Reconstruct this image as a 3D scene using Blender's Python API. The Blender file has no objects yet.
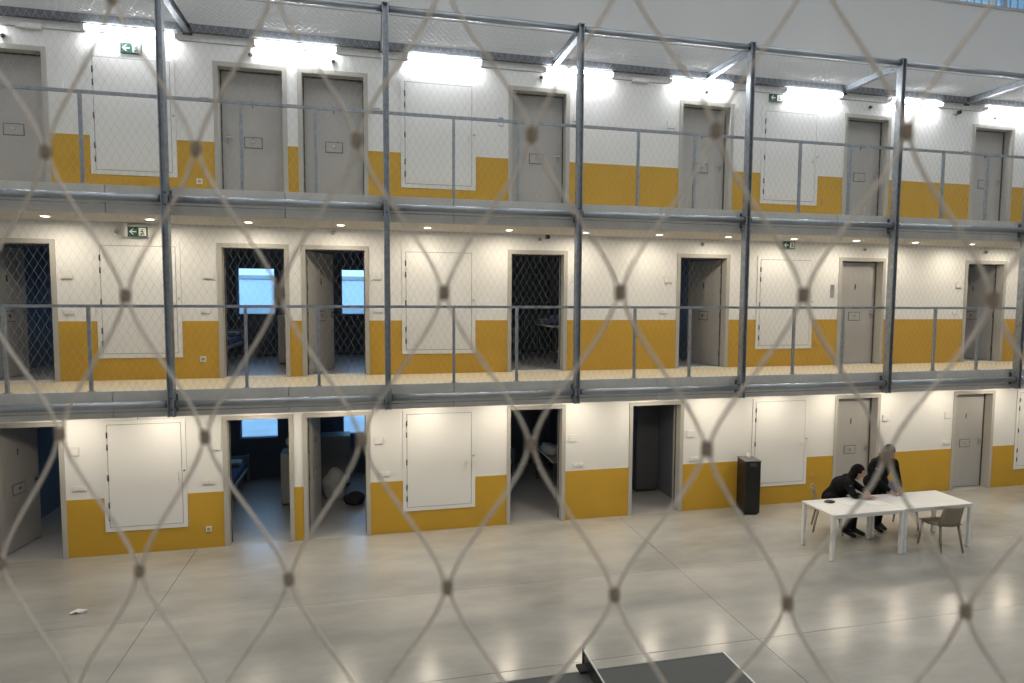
import bpy, bmesh, math, random
from mathutils import Vector, Matrix

random.seed(7)
scene = bpy.context.scene
COL = scene.collection

# ------------------------------------------------------------------ camera
CAM = Vector((0.0, -10.7445, 4.0657))
F_PX, YAW, PITCH, ROLL = 627.85, 0.22555, -0.069956, 0.005826
fw = Vector((math.sin(YAW) * math.cos(PITCH), math.cos(YAW) * math.cos(PITCH), math.sin(PITCH)))
rt0 = Vector((math.cos(YAW), -math.sin(YAW), 0))
up0 = rt0.cross(fw)
rt = rt0 * math.cos(ROLL) + up0 * math.sin(ROLL)
up = -rt0 * math.sin(ROLL) + up0 * math.cos(ROLL)
cam_data = bpy.data.cameras.new('camera')
cam_data.sensor_width = 36.0
cam_data.sensor_fit = 'HORIZONTAL'
cam_data.lens = F_PX / 1024 * 36.0
cam_data.clip_start = 0.05
cam_data.dof.use_dof = True
cam_data.dof.focus_distance = 12.5
cam_data.dof.aperture_fstop = 5.8
cam = bpy.data.objects.new('camera', cam_data)
COL.objects.link(cam)
m = Matrix.Identity(4)
for i in range(3):
    m[i][0], m[i][1], m[i][2], m[i][3] = rt[i], up[i], -fw[i], CAM[i]
cam.matrix_world = m
scene.camera = cam

# ------------------------------------------------------------------ world, light, exposure
world = bpy.data.worlds.new('sky')
scene.world = world
world.use_nodes = True
nt = world.node_tree
bg = nt.nodes['Background']
bg.inputs['Color'].default_value = (0.29, 0.59, 1.0, 1)
bg.inputs['Strength'].default_value = 2.7

HALL_FILL_W = 320.0      # unseen overhead area lights, added for the hall's ambient light
SPOT_W = 9.8        # soffit downlights
LAMP_E = 62.0        # linear lamps
def area(name, loc, rot, sx, sy, power, color):
    l = bpy.data.lights.new(name, 'AREA'); l.shape = 'RECTANGLE'; l.size = sx; l.size_y = sy
    l.energy = power; l.color = color
    o = bpy.data.objects.new(name, l); COL.objects.link(o); o.location = loc; o.rotation_euler = rot
    return o
area('hall_fill_area', (5, -4.2, 12.0), (0, 0, 0), 24, 2.2, HALL_FILL_W, (0.93, 0.975, 1.0))  # added ambient fill pair hung under the closed ceiling
area('hall_fill_area', (5, -9.5, 12.0), (0, 0, 0), 24, 2.2, HALL_FILL_W, (0.93, 0.975, 1.0))
scene.view_settings.view_transform = 'Standard'
scene.view_settings.look = 'None'
scene.view_settings.exposure = 0.08
scene.view_settings.gamma = 1.0
scene.view_settings.use_curve_mapping = False
scene.cycles.use_adaptive_sampling = False
scene.cycles.max_bounces = 7
scene.cycles.diffuse_bounces = 4
scene.cycles.glossy_bounces = 3
scene.cycles.transparent_max_bounces = 12
scene.cycles.sample_clamp_indirect = 4.0
scene.cycles.caustics_reflective = False
scene.cycles.caustics_refractive = False

# ------------------------------------------------------------------ materials
MATS = {}
def mat(name, rgb, rough=0.6, metal=0.0, var=0.0, scale=6.0, bump=0.0, bscale=60.0, spec=0.5, stretch=None, detail=4.0):
    m = bpy.data.materials.new(name); m.use_nodes = True
    n, l = m.node_tree.nodes, m.node_tree.links
    b = n['Principled BSDF']
    b.inputs['Base Color'].default_value = (*rgb, 1)
    b.inputs['Roughness'].default_value = rough
    b.inputs['Metallic'].default_value = metal
    b.inputs['Specular IOR Level'].default_value = spec
    if var or bump:
        tc = n.new('ShaderNodeTexCoord'); mp = n.new('ShaderNodeMapping')
        l.new(tc.outputs['Object'], mp.inputs['Vector'])
        if stretch: mp.inputs['Scale'].default_value = stretch
    if var:
        t = n.new('ShaderNodeTexNoise'); t.inputs['Scale'].default_value = scale; t.inputs['Detail'].default_value = detail
        l.new(mp.outputs['Vector'], t.inputs['Vector'])
        r = n.new('ShaderNodeValToRGB')
        r.color_ramp.elements[0].position = 0.3; r.color_ramp.elements[1].position = 0.7
        r.color_ramp.elements[0].color = (*[c * (1 - var) for c in rgb], 1)
        r.color_ramp.elements[1].color = (*[min(1, c * (1 + var)) for c in rgb], 1)
        l.new(t.outputs['Fac'], r.inputs['Fac']); l.new(r.outputs['Color'], b.inputs['Base Color'])
    if bump:
        t2 = n.new('ShaderNodeTexNoise'); t2.inputs['Scale'].default_value = bscale
        l.new(mp.outputs['Vector'], t2.inputs['Vector'])
        bp = n.new('ShaderNodeBump'); bp.inputs['Strength'].default_value = bump; bp.inputs['Distance'].default_value = 0.01
        l.new(t2.outputs['Fac'], bp.inputs['Height']); l.new(bp.outputs['Normal'], b.inputs['Normal'])
    MATS[name] = m
    return m
def emat(name, rgb, strength):
    m = bpy.data.materials.new(name); m.use_nodes = True
    b = m.node_tree.nodes['Principled BSDF']
    b.inputs['Base Color'].default_value = (0.9, 0.9, 0.9, 1)
    b.inputs['Emission Color'].default_value = (*rgb, 1)
    b.inputs['Emission Strength'].default_value = strength
    MATS[name] = m
    return m

mat('wall_white', (0.80, 0.798, 0.785), 0.75, var=0.02, scale=1.3, bump=0.05, bscale=120)
mat('hall_white', (0.74, 0.74, 0.73), 0.8, var=0.015, scale=0.6)
mat('upper_dimmed', (0.56, 0.56, 0.56), 0.8, var=0.015, scale=0.8)  # white wall's dimmer light above the cage, put into a greyer base colour
mat('dado_yellow', (0.55, 0.325, 0.028), 0.55, var=0.04, scale=2.0, bump=0.04, bscale=90)
mat('frame_taupe', (0.45, 0.435, 0.40), 0.5, var=0.03, scale=4)
mat('leaf_taupe', (0.41, 0.40, 0.385), 0.5, var=0.04, scale=3)
mat('hatch_white', (0.81, 0.81, 0.80), 0.45, var=0.012, scale=2)
mat('plastic_white', (0.78, 0.77, 0.74), 0.4, var=0.02, scale=8)
mat('steel_galv', (0.33, 0.36, 0.40), 0.42, 0.75, var=0.18, scale=14, bump=0.05, bscale=40)
mat('steel_tube', (0.36, 0.39, 0.43), 0.38, 0.8, var=0.14, scale=10, stretch=(0.3, 1, 1))
mat('steel_dark', (0.10, 0.10, 0.10), 0.5, 0.6, var=0.1)
mat('rim_grey', (0.16, 0.155, 0.145), 0.5, 0.2, var=0.05)
mat('beam_dark', (0.13, 0.14, 0.155), 0.5, 0.5, var=0.25, scale=25)
mat('chrome', (0.75, 0.74, 0.72), 0.2, 1.0, var=0.03)
mat('net_wire', (0.46, 0.455, 0.45), 0.75, 0.0, var=0.05, scale=30, spec=0.2)
mat('cable_near', (0.66, 0.585, 0.50), 0.45, 0.2, var=0.12, scale=300)
mat('ferrule_near', (0.30, 0.235, 0.175), 0.5, 0.2, var=0.12, scale=200)
mat('concrete_fascia', (0.62, 0.605, 0.57), 0.8, var=0.07, scale=3.5, bump=0.15, bscale=50)
mat('walkway_vinyl', (0.68, 0.60, 0.44), 0.5, var=0.05, scale=12)
mat('soffit_white', (0.72, 0.69, 0.64), 0.85, var=0.02, scale=1.5)
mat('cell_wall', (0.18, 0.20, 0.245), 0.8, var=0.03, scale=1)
mat('cell_floor', (0.42, 0.41, 0.40), 0.35, var=0.05, scale=3)
mat('joint_dark', (0.07, 0.068, 0.064), 0.9, var=0.1)
mat('black_plastic', (0.012, 0.012, 0.013), 0.42, var=0.2, scale=5)
mat('black_top', (0.16, 0.16, 0.16), 0.5, var=0.1)
mat('table_white', (0.84, 0.83, 0.80), 0.38, var=0.015, scale=4)
mat('chair_taupe', (0.27, 0.225, 0.165), 0.5, var=0.04, scale=6)
mat('chair_grey', (0.22, 0.22, 0.25), 0.6, var=0.05)
mat('uniform_black', (0.007, 0.007, 0.008), 0.9, var=0.3, scale=20, bump=0.3, bscale=40, spec=0.2)
mat('skin', (0.50, 0.29, 0.20), 0.55, var=0.06, scale=20)
mat('hair_dark', (0.006, 0.004, 0.003), 0.7, var=0.3, scale=60, spec=0.15)
mat('shoe_black', (0.008, 0.008, 0.008), 0.4, var=0.2)
mat('patch_grey', (0.45, 0.45, 0.47), 0.7, var=0.1)
mat('paper', (0.80, 0.79, 0.77), 0.8, var=0.02)
mat('sign_green', (0.012, 0.09, 0.055), 0.5, var=0.03)
mat('sign_white', (0.85, 0.86, 0.84), 0.5, var=0.02)
mat('pingpong_dark', (0.055, 0.060, 0.060), 0.5, var=0.06, scale=3)
mat('line_white', (0.75, 0.75, 0.73), 0.6, var=0.03)
mat('net_black', (0.015, 0.015, 0.015), 0.8, var=0.2)
mat('grey_cabinet', (0.34, 0.34, 0.34), 0.5, var=0.04)
mat('cupboard_dark', (0.10, 0.105, 0.12), 0.5, var=0.05)
mat('bedding_blue', (0.10, 0.14, 0.26), 0.9, var=0.3, scale=12)
mat('bedding_white', (0.62, 0.62, 0.62), 0.9, var=0.08, scale=10)
mat('dark_fabric', (0.03, 0.035, 0.05), 0.9, var=0.3)
mat('outside_wall', (0.80, 0.80, 0.80), 0.9, var=0.05, scale=0.4)
mat('outside_ground', (0.45, 0.45, 0.45), 0.9, var=0.15, scale=0.5)
mat('blue_sign', (0.28, 0.34, 0.62), 0.6, var=0.03)
emat('lamp_diffuser', (0.97, 0.985, 1.0), LAMP_E)
emat('downlight_disc', (1.0, 0.93, 0.80), 9.0)

# polished concrete floor
def floor_mat():
    m = bpy.data.materials.new('concrete_floor'); m.use_nodes = True
    n, l = m.node_tree.nodes, m.node_tree.links
    b = n['Principled BSDF']
    tc = n.new('ShaderNodeTexCoord')
    mp = n.new('ShaderNodeMapping'); mp.inputs['Scale'].default_value = (0.55, 1.5, 1)
    l.new(tc.outputs['Object'], mp.inputs['Vector'])
    a = n.new('ShaderNodeTexNoise'); a.inputs['Scale'].default_value = 1.0; a.inputs['Detail'].default_value = 7; a.inputs['Roughness'].default_value = 0.62
    l.new(mp.outputs['Vector'], a.inputs['Vector'])
    c = n.new('ShaderNodeTexNoise'); c.inputs['Scale'].default_value = 0.35; c.inputs['Detail'].default_value = 3
    l.new(tc.outputs['Object'], c.inputs['Vector'])
    ad = n.new('ShaderNodeMath'); ad.operation = 'ADD'
    l.new(a.outputs['Fac'], ad.inputs[0]); l.new(c.outputs['Fac'], ad.inputs[1])
    r = n.new('ShaderNodeValToRGB')
    r.color_ramp.elements[0].position = 0.36; r.color_ramp.elements[1].position = 0.62
    r.color_ramp.elements[0].color = (0.30, 0.29, 0.265, 1); r.color_ramp.elements[1].color = (0.50, 0.48, 0.44, 1)
    hv = n.new('ShaderNodeMath'); hv.operation = 'MULTIPLY'; hv.inputs[1].default_value = 0.5
    l.new(ad.outputs[0], hv.inputs[0]); l.new(hv.outputs[0], r.inputs['Fac'])
    l.new(r.outputs['Color'], b.inputs['Base Color'])
    rr = n.new('ShaderNodeMapRange'); rr.inputs[1].default_value = 0.15; rr.inputs[2].default_value = 0.85
    rr.inputs[3].default_value = 0.16; rr.inputs[4].default_value = 0.29
    l.new(a.outputs['Fac'], rr.inputs[0]); l.new(rr.outputs[0], b.inputs['Roughness'])
    b.inputs['Specular IOR Level'].default_value = 0.5
    MATS['concrete_floor'] = m
floor_mat()

# window pane: clear tinted glass that lets daylight through
def pane_mat(name, tint, gloss):
    m = bpy.data.materials.new(name); m.use_nodes = True
    n, l = m.node_tree.nodes, m.node_tree.links
    n.clear()
    o = n.new('ShaderNodeOutputMaterial'); mx = n.new('ShaderNodeMixShader')
    t = n.new('ShaderNodeBsdfTransparent'); g = n.new('ShaderNodeBsdfGlossy')
    t.inputs['Color'].default_value = (*tint, 1); g.inputs['Roughness'].default_value = 0.05
    mx.inputs[0].default_value = gloss
    l.new(t.outputs[0], mx.inputs[1]); l.new(g.outputs[0], mx.inputs[2]); l.new(mx.outputs[0], o.inputs['Surface'])
    MATS[name] = m
pane_mat('pane_glass', (0.93, 0.96, 0.97), 0.05)

# ------------------------------------------------------------------ mesh helpers
class MB:
    def __init__(self): self.v = []; self.f = []; self.s = []
    def add(self, verts, faces, smooth=False):
        o = len(self.v); self.v += [tuple(x) for x in verts]
        for f in faces: self.f.append(tuple(i + o for i in f)); self.s.append(smooth)
        return self
    def box(self, x0, x1, y0, y1, z0, z1):
        v = [(x, y, z) for z in (z0, z1) for y in (y0, y1) for x in (x0, x1)]
        return self.add(v, [(0, 2, 3, 1), (4, 5, 7, 6), (0, 1, 5, 4), (2, 6, 7, 3), (0, 4, 6, 2), (1, 3, 7, 5)])
    def prism_y(self, poly, y0, y1):          # poly: list of (x,z), counter-clockwise seen from -y
        k = len(poly)
        v = [(x, y0, z) for x, z in poly] + [(x, y1, z) for x, z in poly]
        f = [tuple(range(k)), tuple(range(2 * k - 1, k - 1, -1))]
        f += [(i, i + k, (i + 1) % k + k, (i + 1) % k) for i in range(k)]
        return self.add(v, f)
    def cyl(self, a, b, r, n=12, r2=None, smooth=True, caps=True):
        a, b = Vector(a), Vector(b); r2 = r if r2 is None else r2
        d = (b - a).normalized(); u = d.orthogonal().normalized(); w = d.cross(u)
        v = [a + (u * math.cos(t) + w * math.sin(t)) * r for t in [2 * math.pi * i / n for i in range(n)]]
        v += [b + (u * math.cos(t) + w * math.sin(t)) * r2 for t in [2 * math.pi * i / n for i in range(n)]]
        self.add(v, [(i, (i + 1) % n, (i + 1) % n + n, i + n) for i in range(n)], smooth)
        if caps: self.f += [tuple(range(len(self.v) - n - 1, len(self.v) - 2 * n - 1, -1)), tuple(range(len(self.v) - n, len(self.v)))]; self.s += [False, False]
        return self
    def tube(self, pts, r, n=6, closed=False):
        pts = [Vector(p) for p in pts]; k = len(pts); rings = []
        ref = None
        for i, p in enumerate(pts):
            d = (pts[min(i + 1, k - 1)] - pts[max(i - 1, 0)]).normalized()
            if ref is None: ref = d.orthogonal().normalized()
            u = (ref - d * ref.dot(d)).normalized(); ref = u; w = d.cross(u)
            rings.append([p + (u * math.cos(2 * math.pi * j / n) + w * math.sin(2 * math.pi * j / n)) * r for j in range(n)])
        v = [q for rg in rings for q in rg]
        f = [(i * n + j, i * n + (j + 1) % n, (i + 1) * n + (j + 1) % n, (i + 1) * n + j) for i in range(k - 1) for j in range(n)]
        self.add(v, f, True)
        if n > 3: self.add(rings[0], [tuple(range(n - 1, -1, -1))]); self.add(rings[-1], [tuple(range(n))])
        return self
    def mesh(self, name):
        me = bpy.data.meshes.new(name); me.from_pydata(self.v, [], self.f)
        me.polygons.foreach_set('use_smooth', self.s); me.update()
        return me
    def build(self, name, material, parent=None, loc=None, bevel=0.0):
        return link(name, self.mesh(name), material, parent, loc, bevel)

def link(name, me, material, parent=None, loc=None, bevel=0.0):
    o = bpy.data.objects.new(name, me); COL.objects.link(o)
    if material and not me.materials: me.materials.append(MATS[material])
    if parent: o.parent = parent
    if loc: o.location = loc
    if bevel:
        b = o.modifiers.new('bevel', 'BEVEL'); b.width = bevel; b.segments = 2; b.limit_method = 'ANGLE'
    return o
def empty(name, loc=(0, 0, 0), rz=0.0):
    o = bpy.data.objects.new(name, None); COL.objects.link(o); o.location = loc; o.rotation_euler = (0, 0, rz)
    o.empty_display_size = 0.1
    return o
def tag(o, label, cat, group=None, kind=None):
    o['label'] = label; o['category'] = cat
    if group: o['group'] = group
    if kind: o['kind'] = kind
    return o
def B(*a): return MB().box(*a)
ORD = ['first', 'second', 'third', 'fourth', 'fifth', 'sixth', 'seventh', 'eighth', 'ninth', 'tenth', 'eleventh', 'twelfth', 'thirteenth', 'fourteenth', 'fifteenth']

# ------------------------------------------------------------------ dimensions
Z = [0.0, 2.756, 5.538]                 # storey floors
SOF = [2.386, 5.168]                    # soffits of the two walkways
X_MIN, X_MAX = -8.0, 18.0
WT = 0.25                               # wall thickness
YF = -1.249                             # walkway edge
YP = -1.362                             # post plane
PX0, BAY = -2.643, 2.922
DOORS = {0: [(-5.63, -4.55), (-2.30, -1.22), (-1.07, 0.01), (2.38, 3.47), (4.71, 5.81), (9.14, 10.22), (12.06, 13.14)],
         1: [(-5.63, -4.55), (-2.31, -1.24), (-1.05, 0.02), (2.38, 3.47), (5.60, 6.69), (9.10, 10.19), (12.17, 13.24)],
         2: [(-5.63, -4.55), (-2.30, -1.22), (-1.06, 0.03), (2.38, 3.48), (5.58, 6.68), (9.09, 10.16), (12.16, 13.24)]}
HATCH = [(-4.02, -2.84), (0.56, 1.81), (7.28, 8.52), (13.75, 15.0)]
DH = 2.14

# ------------------------------------------------------------------ grid wall with openings
def grid_wall(name, xs, zs, holes, y0, y1, material, kind='structure', label=None):
    xs = sorted(set(xs + [h[0] for h in holes] + [h[1] for h in holes])); zs = sorted(set(zs + [h[2] for h in holes] + [h[3] for h in holes]))
    def solid(i, j):
        if i < 0 or j < 0 or i >= len(xs) - 1 or j >= len(zs) - 1: return False
        cx, cz = (xs[i] + xs[i + 1]) / 2, (zs[j] + zs[j + 1]) / 2
        return not any(h[0] < cx < h[1] and h[2] < cz < h[3] for h in holes)
    idx, v, f = {}, [], []
    def vid(i, j, k):
        if (i, j, k) not in idx: idx[(i, j, k)] = len(v); v.append((xs[i], (y0, y1)[k], zs[j]))
        return idx[(i, j, k)]
    for i in range(len(xs) - 1):
        for j in range(len(zs) - 1):
            if not solid(i, j): continue
            f.append((vid(i, j, 0), vid(i + 1, j, 0), vid(i + 1, j + 1, 0), vid(i, j + 1, 0)))
            f.append((vid(i, j, 1), vid(i, j + 1, 1), vid(i + 1, j + 1, 1), vid(i + 1, j, 1)))
            if not solid(i - 1, j): f.append((vid(i, j, 0), vid(i, j + 1, 0), vid(i, j + 1, 1), vid(i, j, 1)))
            if not solid(i + 1, j): f.append((vid(i + 1, j, 0), vid(i + 1, j, 1), vid(i + 1, j + 1, 1), vid(i + 1, j + 1, 0)))
            if not solid(i, j - 1): f.append((vid(i, j, 0), vid(i, j, 1), vid(i + 1, j, 1), vid(i + 1, j, 0)))
            if not solid(i, j + 1): f.append((vid(i, j + 1, 0), vid(i + 1, j + 1, 0), vid(i + 1, j + 1, 1), vid(i, j + 1, 1)))
    mb = MB().add(v, f)
    o = mb.build(name, material); o['kind'] = kind
    return o

door_holes = [(a, b, Z[s], Z[s] + DH) for s in range(3) for a, b in DOORS[s]]
STRIP = (3.0, 17.0, 10.06, 11.5)
wall_back = grid_wall('wall_back', [X_MIN, X_MAX], [0.0, 8.2], door_holes, 0.0, WT, 'wall_white')
wu = grid_wall('wall_upper', [X_MIN, X_MAX], [8.2, 12.2], [STRIP], 0.0, WT, 'upper_dimmed')
tag(wu, 'plain wall above the top walkway cage, dimmer light put into its grey', 'wall', kind='structure')
tag(wall_back, 'long white cell block wall with door openings on three storeys', 'wall', kind='structure')

# yellow dado pieces between the doors, notched around the white hatches
for s in range(3):
    edges = [X_MIN] + [e for d in DOORS[s] for e in d] + [X_MAX]
    for k in range(0, len(edges), 2):
        a, b = edges[k], edges[k + 1]; z0, z1 = Z[s] + 0.002, Z[s] + 0.912
        hs = [h for h in HATCH if h[0] > a and h[1] < b]
        poly = [(a, z0), (b, z0), (b, z1)]
        for h in sorted(hs, reverse=True):
            zb = Z[s] + (0.375 if s == 0 else 0.345) - 0.004
            poly += [(h[1] + 0.004, z1), (h[1] + 0.004, zb), (h[0] - 0.004, zb), (h[0] - 0.004, z1)]
        poly += [(a, z1)]
        MB().prism_y(poly, -0.004, 0.002).build('dado_panel', 'dado_yellow', wall_back)

# hall shell behind and beside the camera
def shell(name, *b, material='hall_white', label=None, cat='wall'):
    o = B(*b).build(name, material); o['kind'] = 'structure'
    if label: tag(o, label, cat, kind='structure')
    return o
shell('wall_left', X_MIN - 0.25, X_MIN, -14.0, 4.25, -0.2, 12.2, label='plain white end wall of the hall on the left')
shell('wall_right', X_MAX, X_MAX + 0.25, -14.0, 4.25, -0.2, 12.2, label='plain white end wall of the hall on the right')
shell('wall_front', X_MIN, X_MAX, -14.25, -14.0, -0.2, 12.2, label='plain white hall wall opposite the cells')
shell('ceiling', X_MIN, X_MAX, -14.0, 4.25, 12.2, 12.4, label='white flat ceiling of the hall', cat='ceiling')

# floor of cast concrete slabs with narrow joints
fl = B(X_MIN, X_MAX, -14.0, 4.25, -0.2, -0.008).build('floor', 'joint_dark')
tag(fl, 'polished grey concrete floor of the hall with straight joints', 'floor', kind='structure')
fx = [X_MIN, -2.72, 4.52, 11.76, X_MAX]; fy = [-14.0, -8.6, -4.33, -2.32, 0.0]
for i in range(len(fx) - 1):
    for j in range(len(fy) - 1):
        g = 0.0035
        B(fx[i] + g, fx[i + 1] - g, fy[j] + g, fy[j + 1] - (g if j < 3 else 0), -0.1, 0.0).build('floor_slab', 'concrete_floor', fl)
B(X_MIN, X_MAX, 0.0, 4.0, -0.1, -0.001).build('cell_floor', 'cell_floor', fl)

# ------------------------------------------------------------------ walkways
SEAMS = [X_MIN, -5.75, -3.41, -1.13, 1.27, 4.64, 7.97, 11.3, 14.6, X_MAX]
for s in (1, 2):
    top, bot = Z[s], SOF[s - 1]
    w = empty('walkway', (0, 0, top))
    tag(w, ['', 'concrete walkway of the middle storey with beige floor', 'concrete walkway of the top storey above the row of downlights'][s], 'walkway', kind='structure')
    mb = B(X_MIN, X_MAX, YF + 0.10, 4.0, bot - top + 0.004, -0.004); mb.build('slab_core', 'soffit_white', w)
    B(X_MIN, X_MAX, YF + 0.10, 0.0, -0.004, 0.0).build('floor_finish', 'walkway_vinyl', w)
    B(X_MIN, X_MAX, 0.0, 4.0, -0.004, -0.001).build('cell_floor', 'cell_floor', w)
    for a, b in zip(SEAMS, SEAMS[1:]):
        MB().prism_y([(a + 0.005, bot - top), (b - 0.005, bot - top), (b - 0.005, 0.0), (a + 0.005, 0.0)], YF, YF + 0.10).build('fascia_panel', 'concrete_fascia', w)
    MB().box(X_MIN, X_MAX, YF + 0.06, YF + 0.11, bot - top + 0.01, -0.01).build('joint_fill', 'joint_dark', w)

# slab over the top storey cells
shell('ceiling_top_cells', X_MIN, X_MAX, WT, 4.0, 8.0, 8.2, material='soffit_white', label='ceiling slab over the top storey cells', cat='ceiling')

# ------------------------------------------------------------------ steel frame along the walkways
ZT = {1: 2.577, 2: 5.366}; ZTOP = 8.14
posts = [(i, PX0 + i * BAY) for i in range(-1, 8)]
def post_words(i): return {0: 'leftmost in view', 5: 'rightmost in view'}.get(i, ORD[i] + ' from the left in view') if 0 <= i <= 5 else 'beyond the frame edge'
for i, x in posts:
    p = empty('steel_post', (x, YP, 2.40))
    tag(p, ('galvanised steel post of the walkway cage, ' + post_words(i)) if 0 <= i <= 5 else 'galvanised steel post of the walkway cage, ' + ('just beyond the left photo edge' if i < 0 else 'first beyond the right photo edge' if i == 6 else 'second beyond the right photo edge'), 'post', 'steel cage posts')
    h = ZTOP + 0.06 - 2.40
    B(-0.042, -0.030, -0.06, 0.06, 0.0, h).build('flange', 'steel_galv', p)
    B(0.030, 0.042, -0.06, 0.06, 0.0, h).build('flange', 'steel_galv', p)
    B(-0.030, 0.030, -0.006, 0.006, 0.0, h).build('web', 'steel_galv', p)
    B(-0.048, 0.048, -0.066, 0.066, h, h + 0.012).build('cap_plate', 'steel_galv', p)
    for s in (1, 2):
        B(-0.05, 0.05, 0.06, 0.113, ZT[s] - 2.40 - 0.12, ZT[s] - 2.40 + 0.12).build('bracket', 'steel_dark', p)
        for dz in (-0.08, 0.08):
            MB().cyl((0, -0.006, ZT[s] - 2.40 + dz), (0, -0.022, ZT[s] - 2.40 + dz), 0.014, 6, smooth=False).build('bolt', 'steel_dark', p)
    c = empty('cross_beam', (x, 0, ZTOP))
    tag(c, 'steel beam from post to wall over the top walkway, at the post ' + (post_words(i) if 0 <= i <= 5 else 'beyond the photo edge'), 'beam', 'cage roof cross beams')
    B(-0.045, 0.045, YP + 0.06, -0.01, 0.025, 0.035).build('top_flange', 'steel_galv', c)
    B(-0.045, 0.045, YP + 0.06, -0.01, -0.075, -0.065).build('bottom_flange', 'steel_galv', c)
    B(-0.005, 0.005, YP + 0.06, -0.01, -0.065, 0.025).build('web', 'steel_galv', c)
    B(-0.07, 0.07, -0.012, 0.0, -0.11, 0.07).build('wall_plate', 'steel_dark', c)

def bay_words(i): return {-1: 'leftmost bay', 5: 'rightmost bay'}.get(i, ORD[i + 1] + ' bay from the left')
for i, x in posts[:-1]:
    a, b = x + 0.05, x + BAY - 0.05
    for s in (1, 2):
        t = empty('guard_tube', (x, YP, ZT[s]))
        tag(t, ['', 'thick galvanised tube along the edge of the middle walkway, ', 'thick galvanised tube along the edge of the top walkway, '][s] + (bay_words(i) if i < 6 else 'beyond the photo edge'), 'tube', 'guard tubes')
        MB().cyl((0.052, 0, 0), (BAY - 0.052, 0, 0), 0.05, 20).build('tube', 'steel_tube', t)
        for xx in (0.052, BAY - 0.064):
            MB().cyl((xx, 0, 0), (xx + 0.012, 0, 0), 0.060, 16).build('end_flange', 'steel_dark', t)
        MB().cyl((0.05, -0.01, -0.09), (BAY - 0.05, -0.01, -0.09), 0.007, 6).build('net_cable', 'steel_galv', t)
        # railing
        r = empty('railing', (x, -1.205, Z[s])); dh_ = 0.0 if s == 1 else 0.04
        tag(r, ['', 'slim steel handrail with two uprights on the middle walkway, ', 'slim steel handrail with two uprights on the top walkway, '][s] + (bay_words(i) if i < 6 else 'beyond the photo edge'), 'railing', 'walkway railings')
        MB().box(0.002, BAY - 0.002, -0.02, 0.02, 1.142 + dh_, 1.182 + dh_).build('handrail', 'steel_galv', r)
        for k in (1, 2):
            u = B(-0.02, 0.02, -0.02, 0.02, 0.008, 1.142 + dh_).build('upright', 'steel_galv', r, ((x + BAY * k / 3) * 1.0167 - x, 0, 0))
            B(-0.04, 0.04, -0.035, 0.035, 0.0, 0.008).build('foot_plate', 'steel_galv', u)
    t = empty('top_rail', (x, YP, ZTOP))
    tag(t, 'galvanised top tube of the walkway cage, ' + (bay_words(i) if i < 6 else 'beyond the photo edge'), 'tube', 'cage top tubes')
    MB().cyl((0.05, 0, 0), (BAY - 0.05, 0, 0), 0.046, 16).build('tube', 'steel_tube', t)
    for xx in (0.05, BAY - 0.058):
        MB().cyl((xx, 0, 0), (xx + 0.008, 0, 0), 0.055, 12).build('end_flange', 'steel_dark', t)
    MB().cyl((0.05, 0.0, -0.078), (BAY - 0.05, 0.0, -0.078), 0.006, 6).build('net_cable', 'steel_galv', t)
    w = B(0.07, BAY - 0.07, -0.075, 0.0, -0.07, 0.045).build('wall_beam', 'beam_dark', None, (x, 0, ZTOP - 0.005))
    tag(w, 'dark steel edge beam fixed to the wall under the cage roof net, ' + (bay_words(i) if i < 6 else 'beyond the photo edge'), 'beam', 'wall edge beams')

# fine cable nets
CA, CB = 0.10, 0.0882
def net_mesh(name, x0, x1, n_rows, place, r=0.0014):
    mb = MB(); h = CA / 2; cols = int((x1 - x0) / h)
    for c in range(cols):
        pts = []
        for j in range(n_rows + 1):
            side = (c + j) % 2
            px = x0 + (c + side) * h + (0.002 if side == 0 else -0.002)
            pts.append(Vector(place(px, j * CB)))
        # three-sided tubes, mitred at the nodes
        ref = (pts[1] - pts[0]).cross(pts[2] - pts[1]).normalized()
        rings = []
        for i, p in enumerate(pts):
            d = (pts[min(i + 1, n_rows)] - pts[max(i - 1, 0)]).normalized(); w = d.cross(ref)
            rings += [p + (ref * math.cos(t) + w * math.sin(t)) * r for t in (0, 2.0944, 4.18879)]
        mb.add(rings, [(i * 3 + j, i * 3 + (j + 1) % 3, i * 3 + 3 + (j + 1) % 3, i * 3 + 3 + j) for i in range(n_rows) for j in range(3)], True)
    return mb
NX0, NX1 = PX0 - 1.3 * BAY, 15.2
yn = YP - 0.075
n = net_mesh('n', NX0, NX1, 31, lambda x, d: (x, yn, 2.53 + d)).build('cable_net', 'net_wire')
tag(n, 'fine steel diamond net stretched in front of the middle walkway', 'net', 'walkway nets', 'stuff')
n = net_mesh('n', NX0, NX1, 31, lambda x, d: (x, yn, 5.33 + d)).build('cable_net', 'net_wire')
tag(n, 'fine steel diamond net stretched in front of the top walkway', 'net', 'walkway nets', 'stuff')
n = net_mesh('n', NX0, NX1, 14, lambda x, d: (x, YP + 0.02 + d, ZTOP + 0.056), 0.0017).build('cable_net', 'net_wire')
tag(n, 'fine steel diamond net roofing over the top walkway', 'net', 'walkway nets', 'stuff')

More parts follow.
